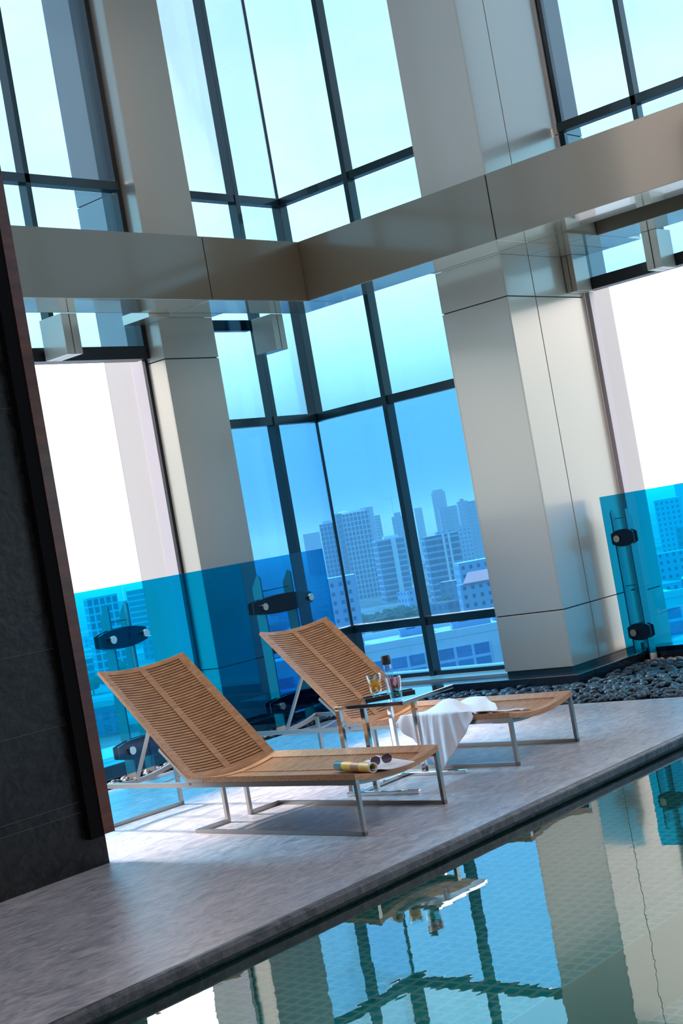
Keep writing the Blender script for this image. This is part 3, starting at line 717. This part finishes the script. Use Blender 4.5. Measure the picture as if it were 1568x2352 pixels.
bm = B(); bar(bm, (-3, 0, 59), (-3, 0, 78), .5); bar(bm, (-9, 0, 74), (2, 0, 75.5), .5); obj('crane', bm, 'bwhite', ct)
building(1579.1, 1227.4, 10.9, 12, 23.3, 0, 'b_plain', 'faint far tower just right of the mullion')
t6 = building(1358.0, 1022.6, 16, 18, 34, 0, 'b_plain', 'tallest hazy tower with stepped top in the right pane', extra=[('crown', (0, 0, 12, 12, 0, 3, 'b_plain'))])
bm = B(); bar(bm, (3, 0, 78), (3, 0, 86), .4); bar(bm, (-3, 0, 78), (-3, 0, 82), .4); obj('antenna', bm, 'bwhite', t6)
building(1119.8, 840.3, 9.3, 12, 12.7, .1, 'b_plain', 'dark slab tower in front of the tallest tower')
building(1165.4, 862.7, 8.3, 12, 13.6, 0, 'b_plain', 'slim tower second from the tallest, flat roof')
building(1211.6, 884.3, 9.9, 12, 16.8, .1, 'b_plain', 'slim tower third from the tallest with a small roof room', extra=[('roof_box', (0, 0, 4, 4, 0, 2.5, 'b_plain'))])
building(1097.5, 786.2, 13.8, 14, 14.0, -.1, 'b_plain', 'broad tower beside the edge of the large column')
building(887.5, 649.9, 8.6, 10, -5.1, 0, 'b_small', 'small bright apartment block below the slim towers')
building(621.1, 471.7, 18.5, 16, -6.1, .1, 'b_band', 'balconied block with vertical ribs in the right pane', extra=[('rib', (1.0, -8.3, 1.2, .8, -36, 0, 'bwhite')), ('rib', (4.0, -8.3, 1.2, .8, -36, 0, 'bwhite')), ('roof_box', (2, 0, 8, 6, 0, 1.5, 'b_small'))])
building(452.9, 329.3, 15, 14, -16.0, .15, 'b_small', 'low block with rows of small square windows at the column edge')
building(390.6, 343.2, 10, 14, -12.2, 0, 'b_small', 'pale apartment block beside the glass railing end')
building(1408.7, 1274.9, 22, 14, 13.9, 0, 'b_plain', 'faint far block left of the gridded tower')
building(393.2, 479.3, 13, 14, -5.2, .1, 'b_grid', 'gridded block seen through the left railing panel')
building(588.6, 680.8, 15, 14, -8, 0, 'b_band', 'banded block seen through the left railing beside the column')
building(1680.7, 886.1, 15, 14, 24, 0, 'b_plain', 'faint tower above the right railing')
building(791.7, 427.9, 15.6, 14, -9.2, 0, 'b_small', 'block seen through the right railing panel')

# hall with the red brown roof, and the big low roof in front of it
h_ = thing('market_hall', 'long low hall with a red brown pitched roof', 'building', (438, 312, GZ), math.atan2(312, 438)-PI/2+.16)
bm = B(); facade_box(bm, 26, 10, 0, 19.0, 0, 0); obj('wall', bm, 'b_small', h_, fix=False)
bm = B(); vs = [bm.verts.new(p) for p in ((-12, -6, 19.0), (14, -6, 19.0), (15, 5, 22.4), (-8, 5, 22.4))]; bm.faces.new(vs); o = obj('roof', bm, 'roof_purple', h_); so_ = o.modifiers.new('s', 'SOLIDIFY'); so_.thickness = .4
n_ = thing('office_block', 'pale low office block with a parapet just below the corner windows', 'building', (150, 115, GZ), math.atan2(115, 150)-PI/2+.12)
bm = B(); facade_box(bm, 60, 22, 0, 29.2, 0, 0, top=1); obj('wall', bm, ['bwhite', 'bwhite'], n_, fix=False)
bm = B(); facade_box(bm, 60, .5, 29.2, 30.1, 0, -10.8); facade_box(bm, 60, .6, 29.2, 30.0, 0, 10); obj('parapet', bm, ['bwhite'], n_, fix=False)
for x in (-24, -16, -8, 0, 8, 16, 24):
    bm = B(); facade_box(bm, 6.6, .3, 18.5, 28.0, x, -11.1); obj('glazed_bay', bm, ['b_near'], n_, fix=False)
for x, y, w_ in ((-14, 2, 6), (-4, 5, 4), (3, 1, 5), (10, 5, 7), (20, 2, 4)):
    bm = B(); facade_box(bm, w_, 2, 29.2, 30.3, x, y); obj('roof_unit', bm, ['b_small'], n_, fix=False)

# scattered low houses and trees
rs = random.Random(3)
placed = [(o.location.x, o.location.y, 16) for o in COL.objects if o.name.startswith('office') or o.name.startswith('market')]
placed += [(150, 115, 40), (158, 121, 36)]
def free(x, y, r_):
    if any((x-a)**2+(y-b)**2 < (r_+c)**2 for a, b, c in placed): return False
    placed.append((x, y, r_)); return True
for i in range(110):
    az = math.radians(rs.uniform(27, 57)); D_ = rs.choice([rs.uniform(330, 700), rs.uniform(650, 1600)]); w = rs.uniform(8, 22); h = rs.uniform(4, 13) if D_ < 700 else rs.uniform(5, 20)
    x, y = D_*math.cos(az), D_*math.sin(az)
    if not free(x, y, w*.62): continue
    bm = B(); facade_box(bm, w, rs.uniform(8, min(18, w)), 0, h, top=1); fk = rs.choice(['b_small', 'b_band', 'b_plain', 'b_small'])
    o = obj('low_building', bm, [fk, rs.choice(['bwhite', 'b_plain', 'ground'])], fix=False); o.location = (x, y, GZ); o.rotation_euler = (0, 0, rs.uniform(0, 3))
    wh = 'seen through the left railing' if az > .82 else ('in the left pane of the corner window' if az > .675 else ('in the right pane of the corner window' if az > .60 else 'seen through the right railing'))
    fd = {'b_small': 'small windowed', 'b_band': 'banded', 'b_plain': 'plain hazy'}[fk]; di = 'nearer' if D_ < 600 else ('middle distance' if D_ < 1000 else 'far off')
    tag(o, '%s %s %s block %s' % (di, 'wide' if w > 15 else 'narrow', fd, wh), 'building', '%s %s %s low blocks %s' % (di, 'wide' if w > 15 else 'narrow', fd, wh))
tmesh = []
for s in range(4):
    bm = B(); rnd = random.Random(50+s)
    for k in range(9):
        tmp = bmesh.ops.create_icosphere(bm, subdivisions=2, radius=rnd.uniform(1.6, 2.8), matrix=Matrix.Translation((rnd.uniform(-3, 3), rnd.uniform(-3, 3), rnd.uniform(3.5, 7))))
        for v in tmp['verts']: v.co += Vector((rnd.uniform(-.35, .35), rnd.uniform(-.35, .35), rnd.uniform(-.35, .35)))
    tube(bm, [(0, 0, 0), (0, 0, 4)], .35, 6)
    me = bpy.data.meshes.new('tree'); bm.to_mesh(me); bm.free(); me.materials.append(M['tree']); tmesh.append(me)
for i in range(90):
    az = math.radians(rs.uniform(28, 54) if i > 55 else rs.uniform(37.5, 41.5)); D_ = rs.uniform(430, 720)
    if not free(D_*math.cos(az), D_*math.sin(az), 5.2): continue
    o = bpy.data.objects.new('city_tree', tmesh[i % 4]); COL.objects.link(o); o.location = (D_*math.cos(az), D_*math.sin(az), GZ); s = rs.uniform(.7, 1.3); o.scale = (s, s, s); o.rotation_euler = (0, 0, rs.uniform(0, 6))
    wh = 'below the wide gridded tower' if az > .675 and az < .76 else ('near the banded block in the right pane' if az <= .675 else 'seen through the left railing')
    tag(o, '%s dark bushy city tree %s' % ('large' if s > 1 else 'small', wh), 'tree', '%s trees %s' % ('large' if s > 1 else 'small', wh))

# ------------------------------------------------------------------ city haze (real scattering air outside)
HZ = True
if HZ:
    m = bpy.data.materials.new('city haze'); m.use_nodes = True; t = m.node_tree; t.nodes.clear()
    o_ = t.nodes.new('ShaderNodeOutputMaterial'); vs_ = t.nodes.new('ShaderNodeVolumeScatter'); vs_.inputs['Color'].default_value = (.80, .94, 1, 1); vs_.inputs['Density'].default_value = .00035
    t.links.new(vs_.outputs[0], o_.inputs['Volume']); M['haze'] = m
    hz = obj('city_haze', boxes((25, 5000, 25, 5000, GZ-2, 45)), 'haze'); tag(hz, 'thin blue grey haze hanging over the city', 'haze', kind='stuff')
